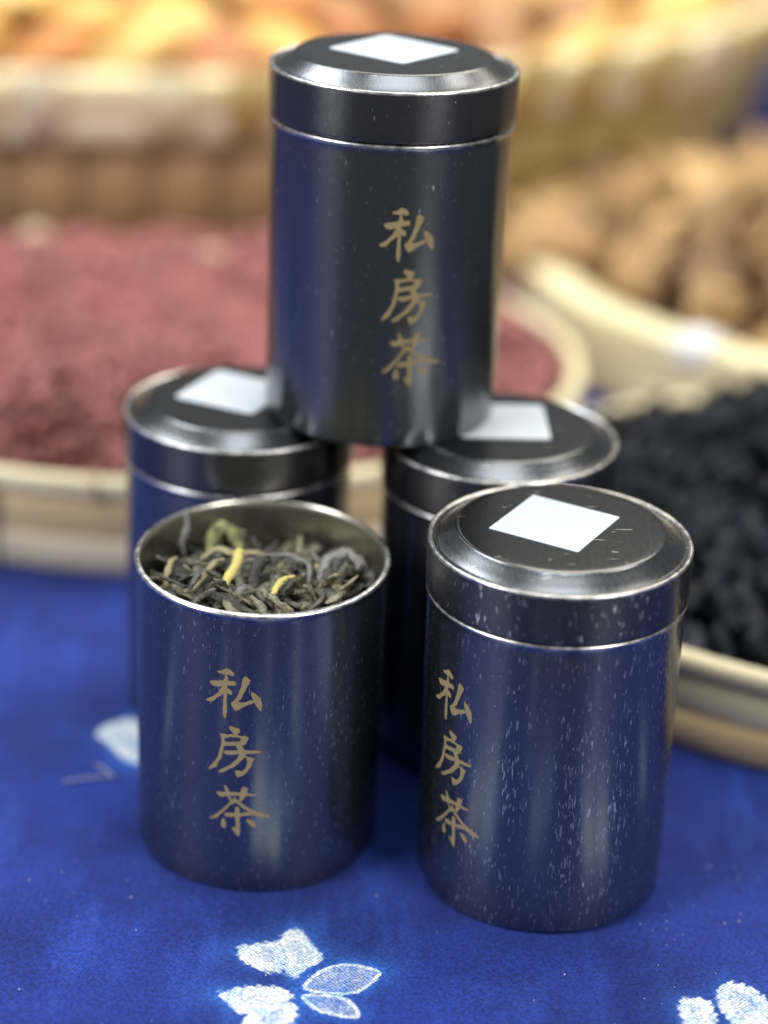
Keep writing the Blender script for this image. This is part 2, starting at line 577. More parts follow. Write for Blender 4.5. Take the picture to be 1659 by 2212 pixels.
m_floor, nt, b = material("grey_concrete", (0.10, 0.10, 0.105), 0.7)
ob = N(nt, "ShaderNodeTexCoord").outputs["Object"]
nt.links.new(mixc(nt, noise_t(nt, ob, 3.0, 5.0), (0.09, 0.09, 0.095), (0.16, 0.16, 0.16)), b.inputs["Base Color"])
fl = link("floor", mesh_data("floor", [(-600, -600, -75), (600, -600, -75), (600, 600, -75), (-600, 600, -75)], [(0, 1, 2, 3)], m_floor, False))
tag(fl, "grey concrete floor under the table", None, None, "structure")

# ------------------------------------------------------------------ the three brush-written characters
G_SI = [
    [(345, 262), (380, 235), (450, 225), (520, 175), (580, 168), (640, 215), (705, 265), (695, 325), (640, 328), (560, 305), (480, 305), (380, 290)],
    [(170, 485), (260, 465), (340, 450), (450, 440), (520, 430), (620, 430), (720, 440), (750, 485), (730, 535), (640, 530), (560, 535), (430, 570), (340, 588), (260, 582), (215, 540)],
    [(515, 300), (560, 320), (580, 400), (560, 560), (550, 800), (560, 1000), (560, 1140), (545, 1245), (500, 1245), (470, 1130), (485, 900), (480, 700), (470, 560), (480, 430), (505, 370)],
    [(440, 560), (520, 560), (530, 660), (470, 730), (400, 790), (330, 840), (280, 905), (230, 930), (140, 930), (98, 905), (150, 860), (250, 815), (330, 740), (410, 650)],
    [(550, 590), (610, 610), (655, 660), (668, 730), (600, 735), (545, 690)],
    [(910, 315), (990, 360), (1035, 410), (1005, 480), (960, 560), (910, 680), (860, 770), (860, 810), (800, 850), (790, 880), (880, 885), (960, 870), (1060, 830), (1110, 850), (1110, 900), (1000, 940), (880, 990), (810, 1050), (740, 1070), (710, 1040), (640, 940), (650, 890), (710, 850), (770, 750), (830, 600), (855, 480), (865, 390)],
    [(1055, 645), (1140, 700), (1240, 790), (1270, 900), (1275, 1000), (1250, 1080), (1220, 1060), (1160, 970), (1110, 880), (1075, 800), (1035, 690)],
]
G_FANG = [
    [(615, 145), (700, 150), (800, 185), (850, 210), (840, 270), (800, 300), (780, 335), (720, 330), (680, 270), (610, 195)],
    [(415, 320), (480, 325), (560, 330), (640, 318), (720, 318), (860, 345), (990, 350), (1025, 380), (1000, 420), (850, 400), (840, 385), (680, 380), (540, 410), (450, 420)],
    [(415, 320), (520, 350), (525, 430), (520, 530), (500, 640), (480, 800), (440, 900), (390, 970), (370, 1070), (290, 1110), (180, 1175), (185, 1130), (260, 1020), (330, 940), (390, 830), (420, 680), (450, 560), (450, 420)],
    [(860, 380), (1025, 380), (985, 470), (940, 555), (860, 565), (800, 540), (840, 480)],
    [(480, 500), (640, 490), (800, 475), (860, 480), (850, 570), (760, 570), (640, 575), (480, 600)],
    [(760, 560), (860, 550), (920, 620), (940, 690), (850, 720), (800, 640)],
    [(490, 700), (600, 690), (740, 675), (850, 660), (960, 660), (1100, 665), (1200, 665), (1260, 690), (1300, 700), (1240, 730), (1130, 735), (990, 745), (880, 760), (820, 745), (720, 770), (600, 790), (520, 760)],
    [(830, 700), (960, 740), (940, 830), (860, 910), (780, 1010), (680, 1070), (590, 1130), (500, 1190), (400, 1205), (390, 1180), (450, 1120), (580, 1050), (700, 950), (790, 850), (830, 770)],
    [(940, 780), (1030, 810), (1110, 830), (1140, 850), (1110, 920), (1080, 1030), (1030, 1110), (970, 1180), (890, 1250), (810, 1285), (780, 1250), (740, 1120), (800, 1115), (880, 1140), (950, 1090), (990, 1000), (1005, 900)],
]
G_CHA = [
    [(350, 340), (420, 320), (530, 315), (640, 300), (760, 300), (870, 305), (1000, 320), (1130, 330), (1200, 325), (1180, 370), (1090, 385), (990, 380), (860, 375), (740, 380), (620, 400), (540, 410), (460, 440), (390, 410)],
    [(515, 165), (560, 160), (610, 240), (640, 320), (640, 400), (690, 480), (650, 510), (600, 430), (560, 330)],
    [(905, 165), (1025, 190), (1010, 270), (980, 370), (930, 460), (880, 530), (830, 510), (850, 420), (860, 300)],
    [(735, 400), (770, 440), (790, 520), (720, 560), (660, 590), (580, 690), (500, 790), (420, 870), (340, 950), (240, 980), (205, 945), (300, 890), (420, 780), (520, 680), (620, 560), (700, 480)],
    [(735, 400), (790, 450), (830, 520), (900, 560), (1000, 620), (1100, 690), (1220, 730), (1330, 780), (1500, 840), (1480, 890), (1380, 890), (1270, 870), (1180, 830), (1090, 790), (1000, 710), (880, 620), (790, 560)],
    [(520, 820), (580, 780), (680, 775), (800, 780), (900, 775), (1000, 750), (1090, 770), (1180, 790), (1090, 820), (980, 835), (860, 850), (760, 870), (640, 875), (560, 880)],
    [(750, 640), (860, 640), (855, 760), (860, 900), (860, 1000), (870, 1120), (865, 1290), (830, 1310), (770, 1250), (690, 1130), (720, 1110), (780, 1120), (780, 1000), (765, 880), (760, 760)],
    [(510, 905), (540, 930), (575, 1060), (560, 1130), (500, 1140), (455, 1080), (480, 960)],
    [(980, 920), (1060, 920), (1140, 950), (1200, 1010), (1190, 1090), (1150, 1110), (1060, 1030)],
]


def glyph_mesh(name, strokes, cx, cy, rad):
    """union of the strokes, contoured on a fine grid and wrapped round the tin (centre at angle 0, z 0)."""
    st = 11.0
    gx = np.arange(40, 1600, st)
    gy = np.arange(100, 1380, st)
    X, Y = np.meshgrid(gx, gy)
    f = np.full(X.shape, -1e9)
    for P in strokes:
        f = np.maximum(f, sdist(X, Y, smooth_poly(P, 1)))
    f += 5.0 * np.sin(X * 0.047 + 3 * np.sin(Y * 0.021)) * np.sin(Y * 0.061) + rng.normal(0, 2.2, X.shape)
    V, F, cache = [], [], {}

    def vert(key, x, y):
        if key not in cache:
            arc = (x - cx) / 10.43 / 78.0
            zz = -((y - cy) - 0.06 * (x - cx)) / 10.43 / 71.9
            a = arc / rad
            cache[key] = len(V)
            V.append((rad * math.cos(a), rad * math.sin(a), zz))
        return cache[key]
    ny, nx = X.shape
    for i in range(ny - 1):
        for j in range(nx - 1):
            c = [(i, j), (i, j + 1), (i + 1, j + 1), (i + 1, j)]
            val = [f[q] for q in c]
            if max(val) <= 0:
                continue
            poly = []
            for k in range(4):
                a, b2 = c[k], c[(k + 1) % 4]
                va, vb = val[k], val[(k + 1) % 4]
                if va > 0:
                    poly.append(vert(a, gx[a[1]], gy[a[0]]))
                if (va > 0) != (vb > 0):
                    t = va / (va - vb)
                    key = (min(a, b2), max(a, b2))
                    poly.append(vert(key, gx[a[1]] + t * (gx[b2[1]] - gx[a[1]]), gy[a[0]] + t * (gy[b2[0]] - gy[a[0]])))
            if len(poly) >= 3:
                F.append(tuple(reversed(poly)))
    return mesh_data(name, V, F, M_ink)


RB = 3.243
GL = [glyph_mesh("character_si", G_SI, 715, 705, RB + 0.006), glyph_mesh("character_fang", G_FANG, 778, 704, RB + 0.006), glyph_mesh("character_cha", G_CHA, 830, 743, RB + 0.006)]

# ------------------------------------------------------------------ tins
H_RIM, H_SEAM = 9.633, 8.317
body_prof = [(0, 0.03), (2.9, 0.03), (3.05, 0.0), (3.16, 0.0), (3.215, 0.03), (RB, 0.10)] + [(RB, z) for z in np.linspace(0.6, 8.0, 12)] + [(RB, 8.14), (3.255, 8.17)]
ME_body = lathe_mesh("tin_body", body_prof, M_body, n=160)
bead_prof = [(3.255, 8.17), (3.278, 8.195), (3.288, 8.23), (3.278, 8.265), (3.25, 8.29), (3.21, 8.305), (3.16, 8.31)]
ME_bead = lathe_mesh("shoulder_bead", bead_prof, M_bead, n=160)
ME_neck = lathe_mesh("neck", [(3.17, 8.31), (3.16, 8.6), (3.15, 9.4)], M_body, n=96)
skirt = [(3.20, 8.36), (3.26, 8.335), (3.295, 8.36), (3.30, 8.42)] + [(3.30, z) for z in (8.7, 9.0, 9.3, 9.5)] + [(3.298, 9.55)]
ME_skirt = lathe_mesh("lid_skirt", skirt, M_lid, n=160)
rim = [(3.298, 9.55), (3.30, 9.585), (3.285, 9.62), (3.25, 9.633), (3.21, 9.625), (3.175, 9.598)]
ME_rim = lathe_mesh("lid_rim", rim, M_bead, n=160)
bevel = [(3.175, 9.598), (3.12, 9.588), (3.08, 9.592), (3.05, 9.606), (2.90, 9.705), (2.76, 9.80), (2.66, 9.866), (2.63, 9.889)]
top = [(2.63, 9.889), (2.60, 9.906), (2.56, 9.917), (2.50, 9.922), (2.3, 9.923), (1.6, 9.923), (0.8, 9.925), (0, 9.925)]
ME_bevel = lathe_mesh("lid_bevel", bevel, M_bevel, n=160)
ME_top = lathe_mesh("lid_top", top, M_top, n=160)
ME_top.update()


def sticker_mesh(side, rr=0.12):
    h = side / 2
    n = 5
    P = []
    for cx, cy, a0 in ((h - rr, h - rr, 0), (-h + rr, h - rr, 90), (-h + rr, -h + rr, 180), (h - rr, -h + rr, 270)):
        for k in range(n + 1):
            a = R(a0 + 90 * k / n)
            P.append((cx + rr * math.cos(a), cy + rr * math.sin(a)))
    m = len(P)
    V = [(x, y, 0.0) for x, y in P] + [(x, y, 0.012) for x, y in P]
    F = [tuple(range(m, 2 * m))] + [(i, (i + 1) % m, m + (i + 1) % m, m + i) for i in range(m)]
    return mesh_data("label_sticker", V, F, M_paper, False)


ME_sticker = sticker_mesh(2.44, 0.04)
ME_sticker_r = sticker_mesh(2.50, 0.14)


def tin(loc, rot, label, lid=True, text=None, sticker=None, wear=0.0, rounded=True):
    t = empty("tea_tin", loc, rot)
    tag(t, label, "tea tin", "dark tea tins on the blue cloth")
    bdy = link("body", ME_body, t)
    bdy["wear"] = wear
    link("shoulder_bead", ME_bead, bdy)
    if text:
        for me, az, z in zip(GL, text[0], text[1]):
            c = link("character", me, bdy, (0, 0, z), (0, 0, R(az)))
    if lid:
        ld = link("lid", ME_skirt, t)
        ld["wear"] = wear
        link("lid_rim", ME_rim, ld)
        bv_ = link("lid_bevel", ME_bevel, ld)
        bv_["wear"] = wear + 0.4
        tp = link("lid_top", ME_top, ld)
        tp["wear"] = wear
        link("neck", ME_neck, bdy)
        if sticker:
            (sx, sy), ang = sticker
            link("label_sticker", ME_sticker_r if rounded else ME_sticker, ld, (sx, sy, 9.926), (0, 0, R(ang)))
    return t


FRP, FLP, BLP, BRP, TPP = (4.525, 41.60), (-3.139, 42.87), (-4.326, 49.39), (3.215, 48.10), (-0.274, 49.48)


def tilt(tx, ty):
    # leans by small angles; fitted to the photograph
    return (R(-tx), R(ty), 0)


tin((*FRP, 0.03), tilt(0.73, -0.74), "lidded dark tin at front right, flecked all over, with white square sticker in full view",
    text=((-142.1, -139.7, -137.2), (6.1, 4.42, 2.62)), sticker=((-0.14, 0.19), -30), wear=0.40, rounded=False)
open_tin = tin((*FLP, 0.03), tilt(-0.8, 0.6), "open dark tin without a lid, full of dry tea leaves, front left",
               lid=False, text=((-97.3, -96.0, -94.8), (6.06, 4.37, 2.57)), wear=0.20)
tin((*BLP, 0.02), tilt(0.2, 0.5), "blurred dark lidded tin behind the open tin, under the left of the top tin",
    sticker=((-0.20, 0.40), -24), wear=0.0)
tin((*BRP, 0.02), tilt(0.2, -0.3), "dark lidded tin behind the front right tin, its sticker partly hidden",
    sticker=((0.05, 0.30), 2), wear=0.0)
tin((*TPP, 9.945), tilt(-0.6, 0.33), "topmost dark lidded tin standing on two other tins, with gold writing",
    text=((-79.8, -77.6, -75.8), (6.0, 4.31, 2.55)), sticker=((-0.02, 0.38), 53), wear=-0.1)

# inside of the open tin
inner = lathe_mesh("inner_wall", [(3.16, 8.31), (3.12, 8.27), (3.13, 8.1)] + [(3.13, z) for z in np.linspace(7.5, 0.3, 8)] + [(0, 0.3)], M_inside, n=128)
link("inner_wall", inner, open_tin)

# ------------------------------------------------------------------ tea leaves
M_tea = piece_material("dry_tea_leaf", [(0.045, 0.046, 0.036), (0.15, 0.15, 0.115), (0.06, 0.058, 0.048), (0.28, 0.27, 0.185), (0.09, 0.09, 0.078), (0.40, 0.375, 0.23), (0.14, 0.145, 0.135), (0.32, 0.28, 0.17), (0.04, 0.04, 0.035)],
                       0.5, 900.0, 0.9, 0.5, 0.7, 0.35)
M_teabed = piece_material("tea_gap_shade", [(0.016, 0.016, 0.013), (0.016, 0.016, 0.013)], 0.8, 900.0)  # near-black puts the shade between the leaves into the bed colour
M_bud = piece_material("yellow_tea_bud", [(0.66, 0.55, 0.15), (0.60, 0.52, 0.18)], 0.5, 500.0, 0.3, 0.4, 0.4, 0.6)
M_palebud = piece_material("pale_green_tea_leaf", [(0.27, 0.27, 0.11), (0.33, 0.30, 0.12)], 0.55, 500.0, 0.9, 0.4, 1.0, 0.22)
M_grey = piece_material("grey_tea_leaf", [(0.17, 0.17, 0.155), (0.22, 0.215, 0.19)], 0.5, 400.0, 0.5, 0.5, 0.6, 0.35)
M_straw_leaf = piece_material("straw_tea_stalk", [(0.38, 0.33, 0.17), (0.32, 0.28, 0.16)], 0.5, 400.0, 0.4, 0.4, 0.6, 0.4)


def tube(path, radii, flat=0.6, sides=7, twist=0.0, rid=0.0):
    path = [Vector(p) for p in path]
    V, F = [], []
    n = len(path)
    prev = Vector((0, 0, 1))
    for i, p in enumerate(path):
        t = (path[min(n - 1, i + 1)] - path[max(0, i - 1)]).normalized()
        a = prev.cross(t)
        if a.length < 1e-3:
            a = Vector((1, 0, 0)).cross(t)
        a.normalize()
        b2 = t.cross(a).normalized()
        prev = b2
        for k in range(sides):
            th = 2 * math.pi * k / sides + twist * i
            rr = radii[i] * (1 + rid * (1 if k % 2 else -1))
            q = a * math.cos(th) + b2 * math.sin(th) * flat
            V.append(tuple(p + q * rr))
    for i in range(n - 1):
        for k in range(sides):
            k2 = (k + 1) % sides
            F.append((i * sides + k, i * sides + k2, (i + 1) * sides + k2, (i + 1) * sides + k))
    F.append(tuple(range(sides - 1, -1, -1)))
    F.append(tuple((n - 1) * sides + k for k in range(sides)))
    return V, F


def leaf_path(rs, length, curl):
    n = 13
    h, e = 0.0, 0.0
    p = Vector((0, 0, 0))
    P = [p.copy()]
    c0 = rs.uniform(-1, 1) * curl
    c1 = rs.uniform(-1, 1) * curl
    for i in range(n - 1):
        t = i / (n - 1)
        h += (c0 * (1 - t) + c1 * t + rs.uniform(-.25, .25)) * 0.34
        e += rs.uniform(-.28, .28)
        e *= 0.85
        p = p + Vector((math.cos(h) * math.cos(e), math.sin(h) * math.cos(e), math.sin(e))) * (length / (n - 1))
        P.append(p.copy())
    c = sum(P, Vector()) / len(P)
    return [q - c for q in P]


rs = random.Random(11)
LEAF = []
for i in range(22):
    L = rs.uniform(1.2, 2.8)
    P = leaf_path(rs, L, rs.uniform(0.6, 2.6))
    w0 = rs.uniform(0.085, 0.21)
    rad = [w0 * (0.25 + 0.85 * math.sin(math.pi * (0.08 + 0.84 * k / 12)) ** 0.7) * rs.uniform(0.8, 1.2) for k in range(13)]
    V, F = tube(P, rad, rs.uniform(0.22, 0.6), 8, rs.uniform(0.1, 0.45), 0.22)
    LEAF.append((mesh_data("tea_leaf", V, F, M_tea), max(q.length for q in P)))


def tea_z(x, y):
    return 7.20 + 0.32 * math.exp(-((y + 1.0) ** 2) / 3.0) - 0.10 * y - 0.25 * max(0, -x - 1.9)


bedV, bedF, _ = lathe([(3.12, 0)] + [(r, 0) for r in np.linspace(2.9, 0.0, 14)], n=72)
bedV = [(x, y, tea_z(x, y) - 0.32 + 0.18 * noise.noise(Vector((x * 2.2, y * 2.2, 0)))) for x, y, z in bedV]
tb = link("tea_bed", mesh_data("tea_bed", bedV, bedF, M_teabed))
tb.location = Vector((FLP[0], FLP[1], 0.03)) * S
tag(tb, "loose tea filling the open tin beneath the top leaves, blackened as gap shade", None, None, "stuff")

placed = 0
tries = 0
while placed < 260 and tries < 6000:
    tries += 1
    me, ext = LEAF[rs.randrange(len(LEAF))]
    a = rs.uniform(0, 2 * math.pi)
    rr = 2.95 * math.sqrt(rs.random())
    x, y = rr * math.cos(a), rr * math.sin(a)
    if rr + ext * 0.75 > 3.10:
        continue
    z = tea_z(x, y) + rs.uniform(-0.25, 0.18)
    o = link("tea_leaf", me, None, (FLP[0] + x, FLP[1] + y, z), (rs.gauss(0, 0.45), rs.gauss(0, 0.45), rs.uniform(0, 6.28)))
    k = rs.uniform(0.8, 1.1)
    o.scale = (k, k, k)
    tag(o, "dark twisted dry tea leaf among the others in the open tin", "tea leaf", "dry tea leaves in the open tin")
    placed += 1


def special(path, radii, mat, label, flat=0.7, tw=0.2, rid=0.15):
    q = random.Random(label)
    path = [p + Vector((q.gauss(0, .018), q.gauss(0, .018), q.gauss(0, .014))) for p in path]
    radii = [x * q.uniform(0.78, 1.2) for x in radii]
    V, F = tube(path, radii, flat * 0.75, 10, tw, rid)
    o = link("tea_leaf", mesh_data("tea_leaf", V, F, mat), None, (FLP[0], FLP[1], 0.46))
    tag(o, label, "tea leaf", "dry tea leaves in the open tin")


def bez(P, n=12):
    """Catmull-Rom through P."""
    P = [Vector(p) for p in P]
    Q = [2 * P[0] - P[1]] + P + [2 * P[-1] - P[-2]]
    out = []
    m = len(P) - 1
    for i in range(n + 1):
        t = i / n * m
        k = min(int(t), m - 1)
        u = t - k
        a, b2, c, d = Q[k:k + 4]
        out.append(0.5 * ((2 * b2) + (c - a) * u + (2 * a - 5 * b2 + 4 * c - d) * u * u + (3 * b2 - a - 3 * c + d) * u ** 3))
    return out


def taper(w0, n=13, tip=0.35):
    return [w0 * (tip + (1 - tip) * math.sin(math.pi * (0.1 + 0.8 * k / (n - 1)))) for k in range(n)]


special(bez([(-0.80, -1.22, 7.50), (-0.72, -0.95, 7.62), (-0.58, -0.55, 7.70), (-0.55, -0.15, 7.85), (-0.50, 0.0, 7.88)]), taper(0.135, 13, 0.5), M_bud, "bright yellow curved tea bud, left of the middle of the open tin", 0.85, 0.1, 0.03)
special(bez([(0.42, -1.85, 7.55), (0.52, -1.5, 7.62), (0.68, -1.1, 7.68), (0.95, -0.85, 7.66)]), taper(0.095), M_bud, "small yellow tea bud at the front rim of the open tin", 0.7)
special(bez([(-1.45, 1.1, 7.1), (-1.40, 1.4, 7.35), (-1.25, 1.6, 7.66), (-1.0, 1.62, 7.70), (-0.75, 1.5, 7.5), (-0.62, 1.2, 7.25)], 14), taper(0.19, 15, 0.2), M_palebud, "pale green-yellow curled leaf standing at the back of the open tin", 0.38, 0.32, 0.25)
special(bez([(-2.1, 1.2, 7.0), (-2.15, 1.35, 7.5), (-2.02, 1.5, 7.85), (-2.15, 1.6, 8.15)]), taper(0.09), M_grey, "grey twisted stick standing upright at the left inside the open tin")
special(bez([(1.6, -0.6, 7.35), (1.75, 0.0, 7.65), (2.15, 0.35, 7.78), (2.55, 0.2, 7.6), (2.62, -0.1, 7.3)], 14), taper(0.17, 15, 0.5), M_grey, "large grey hooked leaf at the right of the open tin", 0.6)
special(bez([(-1.60, -1.45, 7.40), (-1.40, -1.0, 7.55), (-1.15, -0.3, 7.66), (-0.9, 0.0, 7.62)]), taper(0.085, 13, 0.7), M_straw_leaf, "straw coloured bent stalk at the front left in the open tin")
special(bez([(-2.35, -0.9, 7.1), (-2.3, -0.6, 7.5), (-2.25, -0.3, 7.65), (-2.1, 0.1, 7.55)]), taper(0.085), M_straw_leaf, "short straw coloured curl near the left wall of the open tin")
special(bez([(-0.2, 0.6, 7.35), (0.2, 0.45, 7.55), (0.8, 0.4, 7.60), (1.25, 0.1, 7.5), (1.35, -0.5, 7.3)], 14), taper(0.10, 15), M_grey, "long grey bent strand across the middle of the open tin", 0.6)
special(bez([(-1.0, -1.95, 7.3), (-0.6, -1.75, 7.45), (-0.3, -1.3, 7.5), (-0.35, -0.95, 7.4)]), taper(0.10), M_grey, "grey looped leaf at the front rim below the bright bud", 0.5)
special(bez([(-1.6, 0.6, 7.3), (-1.2, 0.8, 7.5), (-0.7, 0.6, 7.5), (-0.3, 0.75, 7.45), (0.1, 0.9, 7.35)], 14), taper(0.11, 15), M_straw_leaf, "broad straw green strand lying behind the bright bud", 0.45)
special(bez([(1.1, 0.9, 7.2), (1.45, 0.5, 7.5), (1.5, 0.0, 7.5), (1.6, -0.5, 7.3)]), taper(0.095), M_straw_leaf, "straw green arched strand left of the grey hooked leaf", 0.5)

# ------------------------------------------------------------------ bamboo trays
def hoop(name, r, th, z0, z1, mat, parent, wob=0.0, n=120, a0=0.0, a1=2 * math.pi, seed=0.0):
    c = min(th, z1 - z0) * 0.22
    prof = [(r - th + c, z0), (r - c, z0), (r, z0 + c), (r, (z0 + z1) / 2), (r, z1 - c), (r - c, z1), (r - th + c, z1), (r - th, z1 - c), (r - th, z0 + c)]

    def wb(a, rr, z):
        return wob * math.sin(5 * a + seed) + 0.6 * wob * math.sin(13 * a + 2 * seed), wob * 0.8 * math.sin(4 * a + 3 * seed)
    return link(name, lathe_mesh(name, prof, mat, n=n, closed=True, wob=wb if wob else None, uvr=r, a0=a0, a1=a1), parent)


def tray(name, loc, r, h, label, mats, overlap=None, top=0.62, group="round bamboo trays on the blue cloth"):
    t = empty(name, loc)
    tag(t, label, "bamboo tray", group)
    link("tray_base", lathe_mesh("tray_base", [(0, 0.12), (r * 0.5, 0.12), (r - 0.35, 0.12), (r - 0.3, 0.4), (r - 0.25, 0.4), (r - 0.25, 0.02), (0, 0.02)], mats[2], n=64, uvr=r), t)
    hoop("lower_hoop", r + 0.02, 0.45, 0.02, h * 0.36, mats[1], t, 0.03, seed=1.0)
    hoop("outer_hoop", r - 0.10, 0.40, h * 0.36 + 0.01, h * 0.80, mats[0], t, 0.02, seed=2.0)
    hoop("top_hoop", r + 0.10, top, h * 0.80 + 0.01, h, mats[3], t, 0.035, seed=3.0)
    for (a0, a1) in (overlap or ()):
        hoop("hoop_overlap", r + 0.22, 0.14, h * 0.02 + 0.02, h * 0.98, mats[1], t, 0.0, 16, R(a0), R(a1))
    for k in range(10):
        a = R(36 * k + 14)
        link("rattan_binding", ME_bind, t, ((r - 0.2) * math.cos(a), (r - 0.2) * math.sin(a), h * 0.90), (0, 0, a), (1, 1, 1))
    return t


M_rattan, nt, b = material("rattan_binding", (0.62, 0.5, 0.3), 0.45)
ob = N(nt, "ShaderNodeTexCoord").outputs["Object"]
nt.links.new(mixc(nt, noise_t(nt, ob, 500.0, 3.0), (0.5, 0.38, 0.2), (0.74, 0.62, 0.4)), b.inputs["Base Color"])
bv, bf = tube([Vector((0.47 * math.cos(t), 0, 0.42 * math.sin(t))) for t in np.linspace(0, 2 * math.pi, 17)], [0.16] * 17, 0.35, 6)
ME_bind = mesh_data("rattan_binding", bv, bf, M_rattan)

RED, BLK, BRN, BSK = (-8.7, 70.9), (15.5, 57.6), (23.1, 85.7), (-20.0, 130.0)
red_tray = tray("bamboo_tray", (*RED, 0.03), 16.4, 3.6, "round bamboo tray heaped with small red dried berries, behind the left tins",
     (M_bamboo, M_bamboo_light, M_bamboo_tan, M_bamboo_cream), [(-106.5, -118)])
tray("bamboo_tray", (*BLK, 0.03), 11.9, 3.1, "round bamboo tray heaped with black dried fruit, right of the front right tin",
     (M_bamboo_cream, M_bamboo, M_bamboo_tan, M_bamboo_cream))
brown_tray = tray("bamboo_tray", (*BRN, 0.03), 17.0, 3.8, "round bamboo tray of tan brown dried pieces, behind the black fruit tray",
     (M_bamboo_cream, M_bamboo_cream, M_bamboo_tan, M_bamboo_cream), top=1.8)


red_tray.scale = (1.0, 0.84, 1.0)   # this tray is oval

M_highlight, nt, b = material("painted_highlight_white", (0.85, 0.86, 0.86), 0.6)  # white for the added lumps that stand in for a highlight on the rim
ob = N(nt, "ShaderNodeTexCoord").outputs["Object"]
nt.links.new(mixc(nt, noise_t(nt, ob, 700.0, 3.0), (0.78, 0.80, 0.82), (0.90, 0.90, 0.90)), b.inputs["Base Color"])
for k in range(3):
    a = R(-130.5 + 1.6 * k)
    tv, tf = tube([Vector((1.15 * math.cos(t), 0, 0.62 * math.sin(t))) for t in np.linspace(0, 2 * math.pi, 17)], [0.26] * 17, 0.8, 7)
    link("highlight_lump", mesh_data("highlight_lump", tv, tf, M_highlight), brown_tray, (16.3 * math.cos(a), 16.3 * math.sin(a), 3.4), (0, 0, a + R(8 * (k - 1))))

# ------------------------------------------------------------------ heaped goods
def ico(sub):
    import bmesh
    bm = bmesh.new()
    bmesh.ops.create_icosphere(bm, subdivisions=sub, radius=1.0)
    V = np.array([v.co[:] for v in bm.verts])
    F = [tuple(v.index for v in f.verts) for f in bm.faces]
    bm.free()
    return V, F


ICO1, ICO2, ICO3 = ico(1), ico(2), ico(3)


def lump(base, sx, sy, sz, amp, freq, seed, flatten=0.0):
    V, F = base
    out = []
    for v in V:
        p = Vector(v)
        d = 1 + amp * noise.noise(p * freq + Vector((seed * 7.1, seed * 3.3, seed))) + 0.5 * amp * noise.noise(p * freq * 2.3 + Vector((seed, 0, seed * 5)))
        q = p * d
        z = q.z
        if flatten:
            z = z * (1 - flatten) + flatten * max(-0.5, min(0.5, z))
        out.append((q.x * sx, q.y * sy, z * sz))
    return out, F


def joined(name, items, mat):
    """one mesh from many (verts, faces, matrix) pieces: the uncountable rest of a heap."""
    VV, FF, o = [], [], 0
    for V, F, Mx in items:
        A = np.asarray(V)
        A = A @ np.array(Mx.to_3x3()).T + np.array(Mx.translation)
        VV.append(A)
        FF += [tuple(i + o for i in f) for f in F]
        o += len(A)
    return mesh_data(name, np.concatenate(VV), FF, mat)


def rand_mat(rs, x, y, z, k=1.0, flat=False):
    e = (rs.gauss(0, .35), rs.gauss(0, .35), rs.uniform(0, 6.28)) if flat else (rs.uniform(0, 6.28), rs.uniform(0, 6.28), rs.uniform(0, 6.28))
    from mathutils import Euler
    return Matrix.LocRotScale(Vector((x, y, z)), Euler(e), Vector((k, k, k)))


def mound_mesh(name, c, r, zf, mat, amp, freq, n=64, rings=26):
    V, F, _ = lathe([(r * (1 - i / rings), 0) for i in range(rings + 1)], n=n)
    V = [(x, y, zf(x, y) + amp * noise.noise(Vector((x * freq, y * freq, 3.0)))) for x, y, z in V]
    o = link(name, mesh_data(name, V, F, mat), None, (c[0], c[1], 0))
    return o


CAM = Vector((0, 0, 29.8))


def heap(c, r, zf, n_ind, n_rest, shapes, mat, name, label, cat, group, rest_label, seed, mind, near_bias=True, jitter=0.15, flat=False, kr=(0.85, 1.15), mound_drop=0.4, bed_mat=None, oval=1.0):
    rs = random.Random(seed)
    pts = []
    cell = {}
    t = 0
    while len(pts) < n_ind + n_rest and t < (n_ind + n_rest) * 40:
        t += 1
        a = rs.uniform(0, 2 * math.pi)
        rr = r * math.sqrt(rs.random())
        x, y = rr * math.cos(a), rr * math.sin(a)
        key = (int(x // mind), int(y // mind))
        ok = True
        for i in (-1, 0, 1):
            for j in (-1, 0, 1):
                for (px, py) in cell.get((key[0] + i, key[1] + j), ()):
                    if (px - x) ** 2 + (py - y) ** 2 < mind * mind:
                        ok = False
        if not ok:
            continue
        cell.setdefault(key, []).append((x, y))
        pts.append((x, y))

    def dist(p):
        return (Vector((c[0] + p[0], c[1] + p[1] * oval, zf(*p))) - CAM).length
    if near_bias:
        pts.sort(key=dist)
    ME = [mesh_data(name, V, F, mat) for V, F in shapes]
    items = []
    for i, (x, y) in enumerate(pts):
        z = zf(x, y) + rs.uniform(-jitter, jitter)
        k = rs.uniform(*kr)
        mx = rand_mat(rs, c[0] + x, c[1] + y * oval, z, k, flat)
        if i < n_ind:
            o = bpy.data.objects.new(name, rs.choice(ME))
            COL.objects.link(o)
            m2 = mx.copy()
            m2.translation = mx.translation * S
            o.matrix_world = m2
            tag(o, label, cat, group)
        else:
            V, F = rs.choice(shapes)
            items.append((V, F, mx))
    if items:
        o = link(name + "_heap", joined(name + "_heap", items, mat))
        tag(o, rest_label, None, None, "stuff")
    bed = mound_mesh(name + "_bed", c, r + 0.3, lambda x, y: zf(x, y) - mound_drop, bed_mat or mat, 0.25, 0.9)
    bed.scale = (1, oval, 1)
    tag(bed, rest_label, None, None, "stuff")


